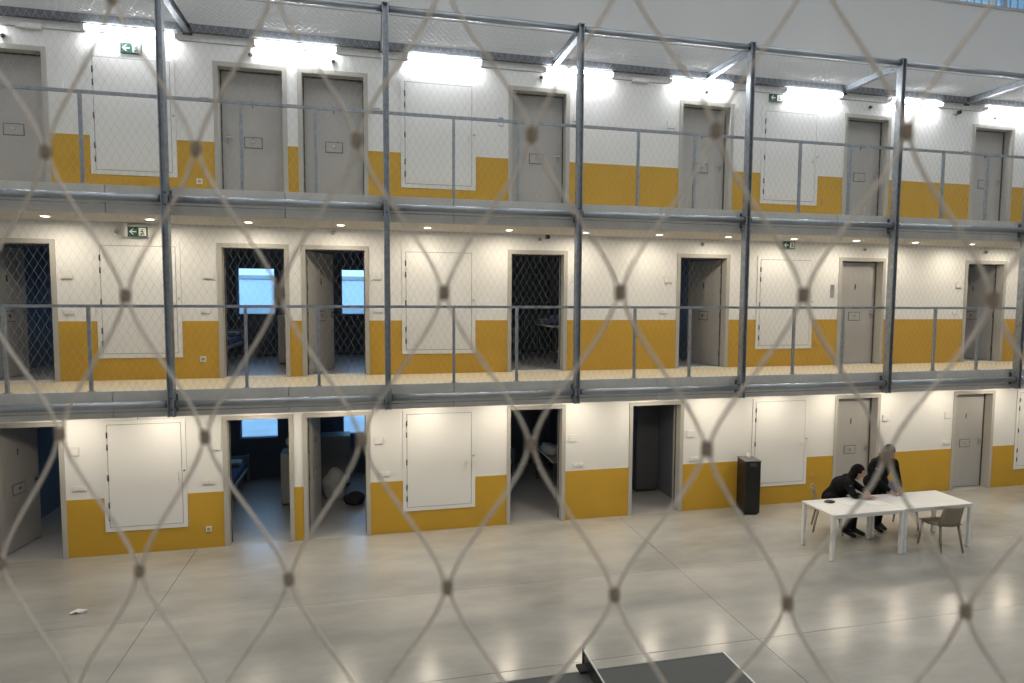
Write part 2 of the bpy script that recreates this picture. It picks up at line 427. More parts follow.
# ------------------------------------------------------------------ doors
door_no = [0]
ST_NAME = ['ground floor', 'middle storey', 'top storey']
def lever(parent, x, y, z, d=1):
    h = MB(); h.cyl((x, y, z), (x, y - 0.05, z), 0.011, 8); h.box(min(x, x + d * 0.11), max(x, x + d * 0.11), y - 0.058, y - 0.040, z - 0.010, z + 0.010)
    return h.build('handle', 'chrome', parent)
def make_door(s, x0, x1, hinge, ang, label, leaf=True, style=0):
    door_no[0] += 1
    z0 = Z[s]; xc = (x0 + x1) / 2; W = x1 - x0
    d = empty('door_%d' % door_no[0], (xc, 0, z0)); tag(d, label, 'door', kind='structure')
    a, jb = W / 2, 0.068
    poly = [(-a, 0.003), (-a + jb, 0.003), (-a + jb, DH - jb), (a - jb, DH - jb), (a - jb, 0.003), (a, 0.003), (a, DH), (-a, DH)]
    MB().prism_y(poly, -0.018, WT + 0.01).build('frame', 'frame_taupe', d)
    iw = a - jb
    # rubber stop inside the frame
    poly2 = [(-iw, 0.003), (-iw + 0.016, 0.003), (-iw + 0.016, DH - jb - 0.016), (iw - 0.016, DH - jb - 0.016), (iw - 0.016, 0.003), (iw, 0.003), (iw, DH - jb), (-iw, DH - jb)]
    MB().prism_y(poly2, 0.150, 0.168).build('door_stop', 'steel_dark', d)
    sg = -1 if hinge == 'L' else 1
    LW = 2 * iw - 0.012
    lf = MB().box(0 if sg < 0 else -LW, LW if sg < 0 else 0, 0.0, 0.055, 0.012, DH - jb - 0.02).build('leaf', 'leaf_taupe', d, (sg * (iw - 0.006), 0.17, 0), 0.003)
    lf.rotation_euler = (0, 0, ang * (1 if hinge == 'L' else -1))
    dr = 1 if sg < 0 else -1           # direction from hinge to lock edge
    cx = dr * LW / 2
    # service flap with its lock plate
    fp = MB(); z = 0.97
    fp.box(cx - 0.125, cx + 0.125, -0.010, 0.0, z - 0.075, z + 0.075).build('lock_plate', 'leaf_taupe', lf, None, 0.003)
    rim = MB().prism_y([(cx - 0.14, z - 0.09), (cx + 0.14, z - 0.09), (cx + 0.14, z + 0.09), (cx - 0.14, z + 0.09)], -0.003, 0.0).build('plate_rim', 'rim_grey', lf)
    MB().cyl((cx, -0.01, z + 0.01), (cx, -0.026, z + 0.01), 0.022, 10).build('lock_cylinder', 'chrome', lf)
    B(cx - 0.008, cx + 0.008, -0.012, 0.0, 1.51, 1.62).build('spy_slot', 'steel_dark' if s == 1 else 'rim_grey', lf)
    lever(lf, dr * (LW - 0.07), 0.0, 1.03, -dr)
    B(dr * (LW - 0.09) - 0.02, dr * (LW - 0.09) + 0.02, -0.004, 0, 0.93, 1.08).build('escutcheon', 'grey_cabinet', lf)
    for hz in (0.25, 1.0, 1.45, 1.85):
        MB().cyl((0, -0.004, hz - 0.05), (0, -0.004, hz + 0.05), 0.012, 8).build('hinge', 'steel_dark', lf)
    B(dr * 0.04, dr * 0.04 + dr * (LW - 0.08), 0.055, 0.062, 0.02, 0.20) if False else None
    # hall-side edge strip with lock bolts
    if abs(ang) > 0.3:
        for hz in (0.35, 0.95, 1.55):
            B(dr * 0.0 - 0.002, dr * 0.0 + 0.002, 0.012, 0.043, hz, hz + 0.16).build('bolt_plate', 'steel_dark', lf)
    return d
R = math.radians
WORD = ['leftmost', 'second from the left', 'third from the left', 'fourth from the left', 'fifth from the left', 'sixth from the left', 'rightmost']
STATE = {0: [('L', 80), ('R', 88), ('L', 82), ('L', 96), ('L', 100), ('L', 0), ('L', 0)],
         1: [('L', 84), ('R', 88), ('L', 66), ('L', 96), ('R', 79), ('L', 0), ('R', 86)],
         2: [('R', 0), ('R', 0), ('L', 0), ('L', 0), ('L', 0), ('L', 0), ('L', 0)]}
for s in range(3):
    for k, (a, b) in enumerate(DOORS[s]):
        hg, an = STATE[s][k]
        make_door(s, a, b, hg, R(an), '%s grey steel cell door on the %s, %s' % ('open' if an else 'closed', ST_NAME[s], WORD[k]))

# white service hatches
for s in range(3):
    for k, (a, b) in enumerate(HATCH):
        zb, zt = (0.375 if s == 0 else 0.345), 2.13
        h = empty('service_hatch', ((a + b) / 2, 0, Z[s] + zb))
        tag(h, 'white flush hatch on the %s wall, %s' % (ST_NAME[s], ['leftmost', 'second from the left', 'third from the left', 'cut by the right photo edge'][k]), 'hatch', 'service hatches')
        hw, H = (b - a) / 2, zt - zb; t = 0.062
        MB().prism_y([(-hw, 0), (hw, 0), (hw, H), (-hw, H)], -0.008, 0.0).build('back_plate', 'grey_cabinet', h)
        fr = MB()
        o_ = [(-hw, -0.016, 0), (hw, -0.016, 0), (hw, -0.016, H), (-hw, -0.016, H)]; i_ = [(-hw + t, -0.016, t), (hw - t, -0.016, t), (hw - t, -0.016, H - t), (-hw + t, -0.016, H - t)]
        o2 = [(x, -0.008, z) for x, _, z in o_]; i2 = [(x, -0.008, z) for x, _, z in i_]
        fr.add(o_ + i_ + o2 + i2, [(q, (q + 1) % 4, 4 + (q + 1) % 4, 4 + q) for q in range(4)] + [(q, 8 + q, 8 + (q + 1) % 4, (q + 1) % 4) for q in range(4)] + [(4 + q, 4 + (q + 1) % 4, 12 + (q + 1) % 4, 12 + q) for q in range(4)])
        fr.build('frame', 'hatch_white', h)
        lf = B(-hw + t + 0.010, hw - t - 0.010, -0.018, -0.006, t + 0.010, H - t - 0.010).build('leaf', 'hatch_white', h)
        for hz in (0.22, 0.42, 0.86, 1.34, 1.53):
            MB().cyl((-hw + t + 0.002, -0.02, hz - 0.045), (-hw + t + 0.002, -0.02, hz + 0.045), 0.011, 8).build('hinge', 'steel_dark', h)
        hd = MB(); hd.cyl((hw - t - 0.06, -0.018, 0.84), (hw - t - 0.06, -0.06, 0.84), 0.012, 8); hd.box(hw - t - 0.075, hw - t - 0.045, -0.07, -0.052, 0.78, 0.90)
        hd.build('handle', 'plastic_white', lf)
        MB().cyl((hw - 0.03, -0.016, 0.92), (hw - 0.03, -0.03, 0.92), 0.014, 10).build('lock_cylinder', 'chrome', h)

# ------------------------------------------------------------------ small wall fittings
def plate(name, x, z, w, h, label, cat, group, d=0.02, material='plastic_white', sub=None):
    e = empty(name, (x, 0, z)); tag(e, label, cat, group)
    MB().box(-w / 2, w / 2, -d, 0, -h / 2, h / 2).build('body', material, e, None, 0.004)
    if sub == 'switch':
        for q in (-1, 1): MB().box(q * w / 4 - w * 0.19, q * w / 4 + w * 0.19, -d - 0.006, -d, -h * 0.32, h * 0.32).build('rocker', 'hatch_white', e)
    elif sub == 'plate':
        MB().box(-w * 0.4, w * 0.4, -d - 0.002, -d, -h * 0.3, h * 0.3).build('card', 'paper', e)
        MB().box(-w / 2 + 0.005, w / 2 - 0.005, -d * 0.9, -0.001, -h / 2 - 0.006, -h / 2).build('lower_lip', 'grey_cabinet', e)
    elif sub == 'socket':
        MB().cyl((0, -d, 0), (0, -d - 0.003, 0), w * 0.33, 16).build('insert', 'grey_cabinet', e)
    return e
PLATES = {0: [(-4.42, 1.67), (-2.41, 1.66), (0.15, 1.64), (3.61, 1.52), (5.96, 1.50), (10.36, 1.64), (11.92, 1.64)],
          1: [(-4.41, 1.62), (-2.44, 1.64), (0.15, 1.66), (3.62, 1.66), (5.42, 1.66), (10.33, 1.65), (12.02, 1.63)],
          2: [(-4.42, 1.62), (-2.43, 1.64), (0.16, 1.66), (3.62, 1.68), (5.41, 1.68), (10.33, 1.66), (12.02, 1.64)]}
SWITCH = {0: [(-4.36, 1.09), (-2.52, 1.08), (0.24, 1.05), (3.72, 1.02), (6.05, 1.01), (11.92, 1.05)],
          1: [(-4.40, 1.055), (-2.50, 1.07), (0.16, 1.08), (3.64, 1.07), (5.34, 1.07), (11.96, 1.05)]}
for s in PLATES:
    for k, (x, z) in enumerate(PLATES[s]):
        plate('door_intercom', x, Z[s] + z, 0.15, 0.13, 'small white call box beside the %s cell door on the %s' % (WORD[k], ST_NAME[s]), 'call box', 'door call boxes', 0.018, sub='plate')
for s in SWITCH:
    for k, (x, z) in enumerate(SWITCH[s]):
        nm = WORD[k] if k < 5 else WORD[6]
        plate('light_switch', x, Z[s] + z, 0.19 if s == 0 else 0.15, 0.075, 'white switch above yellow paint by the %s %s door' % (nm, ST_NAME[s]), 'switch', 'light switches', 0.014, sub='switch')
for s, x, z in ((0, -2.54, 0.31), (1, -2.55, 0.31), (2, -2.53, 0.30)):
    plate('wall_socket', x, Z[s] + z, 0.085, 0.085, 'white square socket on the yellow wall of the %s' % ST_NAME[s], 'socket', 'wall sockets', 0.016, sub='socket')
for s, x, z in ((0, 8.66, 0.52), (1, 8.62, 0.44), (2, 8.66, 0.42)):
    plate('wall_socket', x, Z[s] + z, 0.06, 0.09, 'small tan key switch on the yellow wall of the %s' % ST_NAME[s], 'switch', 'key switches', 0.016, material='dado_yellow', sub='socket')
e = plate('reader_panel', 8.96, Z[1] + 1.47, 0.085, 0.26, 'narrow grey reader panel beside the closed middle storey door', 'panel', None, 0.02, material='grey_cabinet')
MB().box(-0.03, 0.03, -0.023, -0.02, 0.02, 0.11).build('display', 'steel_galv', e)
e = plate('notice', 2.25, 7.06, 0.085, 0.15, 'small blue notice on the white wall of the top storey', 'notice', None, 0.004, material='blue_sign')
MB().box(-0.035, 0.035, -0.006, -0.004, -0.06, 0.0).build('text_field', 'paper', e)
plate('notice_holder', 12.98 - 1.06, Z[0] + 1.05 + 0.001, 0.05, 0.07, 'tiny white key box low beside the rightmost ground floor door', 'box', None, 0.03, sub='socket') if False else None

plate('hatch_lamp', -3.55, 2.165, 0.075, 0.06, 'tiny white lamp above the leftmost ground floor hatch', 'lamp', None, 0.05)

# sensors above the doors
SENS = {2: [(-5.08, 7.78), (-1.75, 7.81), (-0.50, 7.82), (2.95, 7.85), (6.10, 7.85), (9.64, 7.83), (12.68, 7.83)],
        1: [(-3.71, 5.03), (-0.54, 5.10), (2.96, 5.09), (6.10, 5.08), (9.66, 5.06), (12.66, 5.07)]}
for s in SENS:
    for k, (x, z) in enumerate(SENS[s]):
        d = empty('smoke_sensor', (x, 0, z)); tag(d, 'small grey round sensor high on the %s wall, %s' % (ST_NAME[s], ORD[k] + ' from the left'), 'sensor', 'wall sensors')
        MB().cyl((0, 0, 0), (0, -0.02, 0), 0.045, 14).build('base', 'plastic_white', d)
        MB().cyl((0, -0.02, 0), (0, -0.06, -0.008), 0.034, 14, 0.02).build('dome', 'steel_dark' if s == 2 else 'grey_cabinet', d)
for x, z, lb in ((11.69, 7.87, 'small white camera with black lens on the top storey wall'), (3.05, 5.135, 'small black eyed camera under the top walkway')):
    d = empty('wall_camera', (x, 0, z)); tag(d, lb, 'camera')
    B(-0.09, 0.0, -0.05, 0.0, -0.03, 0.03).build('mount', 'plastic_white', d)
    MB().cyl((0.03, -0.0, 0), (0.03, -0.10, -0.01), 0.038, 12).build('lens_barrel', 'black_plastic', d)

# exit signs: arrow to the left and a running figure at a door
def exit_sign(x, z, w, h, label, y=0.0, side_box=False):
    e = empty('exit_sign', (x, y, z)); tag(e, label, 'sign', 'exit signs')
    B(-w / 2, w / 2, -0.03, 0.0, -h / 2, h / 2).build('board', 'sign_green', e)
    ya = -0.033
    cx = -w * 0.24; L = h * 0.34
    ar = MB().prism_y([(cx - L, 0), (cx - L * 0.1, -L * 0.85), (cx + L * 0.25, -L * 0.85), (cx - L * 0.35, -L * 0.2), (cx + L, -L * 0.2), (cx + L, L * 0.2), (cx - L * 0.35, L * 0.2), (cx + L * 0.25, L * 0.85), (cx - L * 0.1, L * 0.85)], ya, -0.03)
    ar.build('arrow', 'sign_white', e)
    dx = w * 0.25; dw, dh = w * 0.19, h * 0.40
    MB().prism_y([(dx - dw, -dh), (dx + dw, -dh), (dx + dw, dh), (dx - dw, dh)], ya + 0.001, -0.03).build('pictogram_field', 'sign_white', e)
    k = h
    body = [(0.02, 0.10), (0.10, 0.06), (0.06, -0.02), (0.14, -0.12), (0.20, -0.32), (0.12, -0.32), (0.05, -0.14), (-0.06, -0.24), (-0.20, -0.22), (-0.20, -0.30), (-0.02, -0.32), (0.04, -0.10), (-0.02, 0.02), (-0.14, -0.04), (-0.18, 0.02), (-0.06, 0.12)]
    MB().prism_y([(dx + px * k, pz * k) for px, pz in body], ya - 0.001, ya + 0.001).build('runner', 'sign_green', e)
    MB().cyl((dx + 0.03 * k, ya + 0.001, 0.22 * k), (dx + 0.03 * k, ya - 0.001, 0.22 * k), 0.06 * k, 10).build('runner_head', 'sign_green', e)
    B(-w / 2 + 0.02, w / 2 - 0.02, -0.028, -0.002, h / 2, h / 2 + 0.025).build('lamp_housing', 'plastic_white', e)
    if side_box: B(-w / 2 - 0.035, -w / 2, -0.06, 0.0, -h / 2, h / 2 + 0.05).build('side_lamp', 'sign_white', e)
exit_sign(-3.42, 7.755, 0.29, 0.15, 'green exit sign with left arrow over the top storey hatch, left side')
exit_sign(7.545, 7.85, 0.28, 0.14, 'green exit sign with left arrow on the top storey wall, right side')
exit_sign(-3.40, 5.03, 0.27, 0.15, 'green exit sign with left arrow under the top walkway, left side', -0.06, True)
exit_sign(7.89, 5.10, 0.26, 0.14, 'green exit sign with left arrow under the top walkway, right side', -0.06)

# ------------------------------------------------------------------ linear lamps and conduit on the top storey wall
LX = [-5.75 + 2.345 * i for i in range(9)]
for k, x in enumerate(LX):
    l = empty('linear_lamp', (x, 0, 7.985)); tag(l, 'bright white tube lamp high on the top storey wall, ' + (ORD[k] + ' from the left'), 'lamp', 'top storey tube lamps')
    B(-0.62, 0.62, -0.05, 0.0, -0.03, 0.05).build('housing', 'plastic_white', l)
    MB().cyl((-0.60, -0.085, 0.0), (0.60, -0.085, 0.0), 0.036, 12).build('diffuser', 'lamp_diffuser', l)
    for q in (-0.615, 0.60): MB().cyl((q, -0.085, 0), (q + 0.015, -0.085, 0), 0.04, 12).build('end_cap', 'plastic_white', l)
for k in range(8):
    a, b = LX[k] + 0.62, LX[k + 1] - 0.62
    c = B(a, b, -0.012, 0.0, 7.935, 7.947).build('cable_duct', 'grey_cabinet')
    tag(c, 'thin grey cable duct between two tube lamps, %s from the left' % ORD[k], 'cable duct', 'cable ducts')
for x in (-4.75, 4.78):
    j = empty('junction_box', (x, 0, 7.955)); tag(j, 'white junction box on the cable duct %s' % ('at the far left' if x < 0 else 'near the middle'), 'junction box')
    MB().box(-0.16, 0.16, -0.055, -0.0125, -0.045, 0.03).build('body', 'plastic_white', j, None, 0.006)
    B(-0.15, 0.15, -0.06, -0.055, -0.035, 0.02).build('cover', 'hatch_white', j)

# downlights in the two soffits
disc = MB().cyl((0, 0, 0), (0, 0, -0.004), 0.055, 16).mesh('disc')
ringm = MB()
for q in range(20):
    t0, t1 = 2 * math.pi * q / 20, 2 * math.pi * (q + 1) / 20
    ringm.add([(0.055 * math.cos(t0), 0.055 * math.sin(t0), -0.006), (0.055 * math.cos(t1), 0.055 * math.sin(t1), -0.006), (0.075 * math.cos(t1), 0.075 * math.sin(t1), 0.0), (0.075 * math.cos(t0), 0.075 * math.sin(t0), 0.0)], [(3, 2, 1, 0)], True)
ring = ringm.mesh('ring')
for s in (0, 1):
    for k in range(15):
        x = -4.42 + 1.34 * k
        d = empty('downlight', (x, -0.56, SOF[s] + 0.001))
        if s == 1: tag(d, 'round recessed downlight in the soffit under the top walkway, %s from the left' % ORD[k], 'downlight', 'soffit downlights under the top walkway')
        else: tag(d, 'round recessed downlight hidden under the middle walkway', 'downlight', 'soffit downlights under the middle walkway')
        link('disc', disc, 'downlight_disc', d); link('trim_ring', ring, 'plastic_white', d)
        sp = bpy.data.lights.new('downlight_beam', 'AREA'); sp.shape = 'DISK'; sp.size = 0.10; sp.energy = SPOT_W; sp.color = (1.0, 0.875, 0.69)
        so = bpy.data.objects.new('downlight_beam', sp); COL.objects.link(so); so.parent = d; so.location = (0, 0, -0.03)

# ------------------------------------------------------------------ cells
PART = {0: [-5.9, -3.43, -1.145, 1.20, 4.42, 6.05, 8.9, 11.0, 13.45], 1: [-5.9, -3.43, -1.145, 1.20, 4.42, 6.95, 8.9, 11.0, 13.45]}
n_in = 0
for s in (0, 1):
    for x in PART[s]:
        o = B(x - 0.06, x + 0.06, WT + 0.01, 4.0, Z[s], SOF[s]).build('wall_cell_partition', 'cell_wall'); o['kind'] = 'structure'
        tag(o, 'thin partition wall between two cells on the ' + ST_NAME[s], 'wall', 'cell partition walls', 'structure')
WIN = {0: [(-5.1, -4.3), (-2.79, -1.99), (-0.59, 0.21), (1.5, 2.3), (4.7, 5.5)], 1: [(-5.1, -4.3), (-2.78, -2.0), (-0.59, 0.21), (1.5, 2.3), (5.7, 6.6), (11.3, 12.1)]}
holes = [(a, b, Z[s] + 0.90, Z[s] + 1.93) for s in WIN for a, b in WIN[s]]
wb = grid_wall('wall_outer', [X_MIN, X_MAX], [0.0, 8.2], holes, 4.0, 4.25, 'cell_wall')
tag(wb, 'grey rear wall of the cells with daylight windows', 'wall', kind='structure')
wn = 0
def portal(loc, sx, sy, rot):
    l = bpy.data.lights.new('window_portal', 'AREA'); l.shape = 'RECTANGLE'; l.size = sx; l.size_y = sy
    l.cycles.is_portal = True
    o = bpy.data.objects.new('window_portal', l); COL.objects.link(o); o.location = loc; o.rotation_euler = rot
for s in WIN:
    for k, (a, b) in enumerate(WIN[s]):
        wn += 1
        w = empty('window_%d' % wn, ((a + b) / 2, 4.05, Z[s] + 0.90)); tag(w, 'blue daylight window in the rear wall of a cell on the %s, %s' % (ST_NAME[s], ORD[k] + ' from the left'), 'window', kind='structure')
        hw, H = (b - a) / 2, 1.03
        t = 0.022
        fr = MB(); O = [(-hw, 0), (hw, 0), (hw, H), (-hw, H)]; I = [(-hw + t, t), (hw - t, t), (hw - t, H - t), (-hw + t, H - t)]
        v = [(x, 0, z) for x, z in O + I] + [(x, 0.06, z) for x, z in O + I]
        f = []
        for q in range(4):
            r_ = (q + 1) % 4
            f += [(q, r_, 4 + r_, 4 + q), (8 + q, 12 + q, 12 + r_, 8 + r_), (q, 8 + q, 8 + r_, r_), (4 + q, 4 + r_, 12 + r_, 12 + q)]
        fr.add(v, f).build('window_frame', 'grey_cabinet', w)
        B(-hw + t, hw - t, 0.025, 0.031, t, H - t).build('pane', 'pane_glass', w)
        MB().cyl((-hw, 0.12, H * 0.76), (hw, 0.12, H * 0.76), 0.007, 8).build('bar', 'plastic_white', w)
        portal(((a + b) / 2, 4.24, Z[s] + 1.415), b - a, 1.03, (R(-90), 0, 0))

# outside: yard and perimeter wall
o = B(-60, 70, 4.3, 45, -0.6, -0.3).build('ground', 'outside_ground'); tag(o, 'paved yard outside the cell windows', 'ground', kind='structure')
o = B(-60, 70, 34, 34.4, -0.3, 5.2).build('wall_perimeter', 'outside_wall'); tag(o, 'pale perimeter wall seen through the cell windows', 'wall', kind='structure')
B(-60, 70, 33.9, 34.5, 5.2, 5.45).build('coping', 'outside_ground', o)
B(-60, 70, 33.97, 34.0, 2.9, 3.3).build('base_course', 'outside_ground', o)

# high strip window with bars
wn += 1
a, b, c, d_ = STRIP
w = empty('window_%d' % wn, (a, 0, c)); tag(w, 'high barred strip window with blue sky near the hall ceiling', 'window', kind='structure')
B(0, b - a, 0.10, 0.16, -0.0, 0.05).build('sill_rail', 'grey_cabinet', w)
B(0, b - a, 0.10, 0.16, d_ - c - 0.05, d_ - c).build('head_rail', 'grey_cabinet', w)
B(0, b - a, 0.125, 0.131, 0.05, d_ - c - 0.05).build('pane', 'pane_glass', w)
B(-0.02, b - a + 0.02, -0.03, 0.02, -0.05, -0.0).build('sill', 'grey_cabinet', w)
k = 0
x = 11.2
while x < b:
    MB().box(x - a - 0.014, x - a + 0.014, 0.085, 0.10, 0.0, d_ - c).build('bar', 'steel_galv', w); x += 0.185
for x in (6.5, 10.0, 12.93, 15.9): B(x - a - 0.05, x - a + 0.05, 0.10, 0.17, 0.05, d_ - c - 0.05).build('mullion', 'steel_galv', w)
portal(((a + b) / 2, 0.22, (c + d_) / 2), b - a, d_ - c, (R(-90), 0, 0))

# ------------------------------------------------------------------ furniture inside the open cells
def cabinet(x, y, s, w, dp, h, label, m='grey_cabinet'):
    c = empty('cabinet', (x, y, Z[s])); tag(c, label, 'cabinet', 'cell cabinets')
    MB().box(-w / 2, w / 2, -dp / 2, dp / 2, 0.04, h).build('body', m, c, None, 0.006)
    B(-w / 2 + 0.02, w / 2 - 0.02, -dp / 2 + 0.02, dp / 2 - 0.02, 0.0, 0.04).build('plinth', 'steel_dark', c)
    dd = B(-w / 2 + 0.01, w / 2 - 0.01, -dp / 2 - 0.018, -dp / 2, 0.06, h - 0.02).build('door', m, c)
    MB().cyl((w / 2 - 0.05, -dp / 2 - 0.03, h * 0.55), (w / 2 - 0.05, -dp / 2 - 0.03, h * 0.55 + 0.1), 0.007, 8).build('handle', 'chrome', dd)
    return c
def desk(x, y, s, w, dp, label):
    c = empty('desk', (x, y, Z[s])); tag(c, label, 'desk', 'cell desks')
    B(-w / 2, w / 2, -dp / 2, dp / 2, 0.71, 0.74).build('top', 'grey_cabinet', c)
    B(-w / 2 - 0.004, -w / 2, -dp / 2, dp / 2, 0.705, 0.742).build('edge_strip', 'table_white', c)
    for sx in (-1, 1):
        for sy in (-1, 1): B(sx * (w / 2 - 0.03) - 0.02, sx * (w / 2 - 0.03) + 0.02, sy * (dp / 2 - 0.03) - 0.02, sy * (dp / 2 - 0.03) + 0.02, 0, 0.71).build('leg', 'steel_dark', c)
def blob(name, loc, size, material, label, cat, seed=1, sub=3):
    bm = bmesh.new(); bmesh.ops.create_icosphere(bm, subdivisions=sub, radius=1)
    rnd = random.Random(seed); ph = [rnd.uniform(0, 6.28) for _ in range(6)]
    for v in bm.verts:
        k = 1 + 0.10 * math.sin(3 * v.co.x + ph[0]) + 0.09 * math.sin(4 * v.co.y + ph[1]) + 0.07 * math.sin(5 * v.co.z + ph[2] + 3 * v.co.x)
        v.co = Vector((v.co.x * size[0] * k, v.co.y * size[1] * k, max(v.co.z * k, -0.75) * size[2] + 0.75 * size[2]))
    me = bpy.data.meshes.new(name); bm.to_mesh(me); bm.free()
    me.polygons.foreach_set('use_smooth', [True] * len(me.polygons))
    o = link(name, me, material, None, loc); tag(o, label, cat); return o
def bed(x, y, s, label, rot=0.0, L=1.9, W=0.8):
    c = empty('bed', (x, y, Z[s]), rot); tag(c, label, 'bed', 'cell beds')
    for sx in (-1, 1):
        B(sx * W / 2 - 0.02, sx * W / 2 + 0.02, -L / 2, L / 2, 0.30, 0.36).build('side_rail', 'grey_cabinet', c)
        for sy in (-1, 1): B(sx * (W / 2) - 0.025, sx * (W / 2) + 0.025, sy * L / 2 - 0.025, sy * L / 2 + 0.025, 0.0, 0.62).build('leg', 'grey_cabinet', c)
    for sy in (-1, 1): B(-W / 2, W / 2, sy * L / 2 - 0.015, sy * L / 2 + 0.015, 0.40, 0.60).build('end_board', 'grey_cabinet', c)
    MB().box(-W / 2 + 0.03, W / 2 - 0.03, -L / 2 + 0.03, L / 2 - 0.03, 0.34, 0.47).build('mattress', 'bedding_blue', c, None, 0.03)
    MB().box(-W / 2 + 0.08, W / 2 - 0.08, L / 2 - 0.42, L / 2 - 0.08, 0.47, 0.56).build('pillow', 'bedding_white', c, None, 0.04)
cabinet(-1.48, 2.15, 1, 0.40, 0.5, 0.95, 'grey metal cabinet inside the second middle storey cell under a blue window')
cabinet(-1.48, 2.15, 0, 0.40, 0.5, 1.02, 'grey metal cabinet inside the second ground floor cell')
cabinet(-0.72, 3.25, 0, 0.62, 0.5, 1.08, 'pale cabinet inside the third ground floor cell behind the white bag')
blob('laundry_bag', (-0.70, 2.25, 0.0), (0.26, 0.24, 0.33), 'bedding_white', 'crumpled pale laundry bag on the floor of the third ground floor cell', 'bag', 3)
blob('laundry_bag', (-0.30, 1.75, 0.0), (0.22, 0.18, 0.12), 'dark_fabric', 'dark bundle beside the pale bag in the third ground floor cell', 'bag', 4)
bed(-2.98, 2.7, 1, 'metal bed inside the second middle storey cell')
bed(0.70, 2.6, 1, 'metal bed inside the third middle storey cell')
bed(-2.98, 2.7, 0, 'metal bed inside the second ground floor cell')
bed(0.70, 2.6, 0, 'metal bed inside the third ground floor cell')
desk(3.92, 1.95, 1, 0.56, 1.3, 'narrow desk inside the dark middle storey cell, blue and white laundry on it')
desk(3.92, 2.0, 0, 0.56, 1.4, 'narrow desk inside the dark ground floor cell with a white pillow on it')
blob('laundry', (3.86, 1.78, Z[1] + 0.742), (0.22, 0.40, 0.12), 'bedding_blue', 'dark blue laundry heap on the desk in the dark middle storey cell', 'laundry', 8)
blob('laundry', (3.80, 2.44, Z[1] + 0.742), (0.18, 0.14, 0.07), 'bedding_white', 'white folded cloth beside the blue laundry heap', 'laundry', 9)
blob('pillow', (3.84, 2.1, 0.742), (0.22, 0.38, 0.10), 'bedding_white', 'white pillow on the desk in the dark ground floor cell', 'pillow', 11)
bed(2.25, 3.4, 1, 'metal bed inside the fourth middle storey cell', R(90))
bed(2.25, 3.4, 0, 'metal bed inside the fourth ground floor cell', R(90))
cabinet(5.70, 1.75, 0, 0.5, 0.9, 1.95, 'tall dark cupboard inside the fifth ground floor cell', 'cupboard_dark')
bed(4.95, 2.95, 0, 'metal bed inside the fifth ground floor cell')
bed(4.95, 2.6, 1, 'metal bed inside the fifth middle storey cell')
bed(-4.0, 3.0, 0, 'metal bed inside the leftmost ground floor cell')
bed(-4.0, 3.0, 1, 'metal bed inside the leftmost middle storey cell')
# fan on the ground floor cabinet
f_ = empty('desk_fan', (-1.50, 2.1, 1.02)); tag(f_, 'small pale desk fan on the cabinet of the second ground floor cell', 'fan')
MB().cyl((0, 0, 0), (0, 0, 0.02), 0.07, 14).build('base', 'plastic_white', f_); MB().cyl((0, 0, 0.02), (0, 0, 0.12), 0.012, 8).build('stem', 'plastic_white', f_)
MB().cyl((0, -0.03, 0.2), (0, 0.03, 0.2), 0.10, 18).build('cage', 'plastic_white', f_)

# ------------------------------------------------------------------ hall furniture
def white_table(x0, x1, y0, y1, label):
    t = empty('white_table', ((x0 + x1) / 2, (y0 + y1) / 2, 0)); tag(t, label, 'table', 'white tables pushed together')
    a, b = (x1 - x0) / 2, (y1 - y0) / 2
    MB().box(-a, a, -b, b, 0.715, 0.74).build('table_top', 'table_white', t, None, 0.003)
    q = 0.05
    for sx in (-1, 1):
        for sy in (-1, 1):
            l = B(sx * (a - 0.012) - (q if sx > 0 else 0), sx * (a - 0.012) + (0 if sx > 0 else q), sy * (b - 0.005) - (q if sy > 0 else 0), sy * (b - 0.005) + (0 if sy > 0 else q), 0.012, 0.715).build('leg', 'table_white', t)
            B(sx * (a - 0.02) - (0.04 if sx > 0 else 0), sx * (a - 0.02) + (0 if sx > 0 else 0.04), sy * (b - 0.02) - (0.04 if sy > 0 else 0), sy * (b - 0.02) + (0 if sy > 0 else 0.04), 0.0, 0.012).build('foot', 'grey_cabinet', l)
    for sy in (-1, 1): B(-a + 0.07, a - 0.07, sy * (b - 0.03) - 0.012, sy * (b - 0.03) + 0.012, 0.67, 0.715).build('apron', 'table_white', t)
white_table(6.96, 8.305, -2.62, -1.90, 'white table on the left of the pair, with papers on it')
white_table(8.315, 9.66, -2.60, -1.88, 'white table on the right of the pair, bare top')

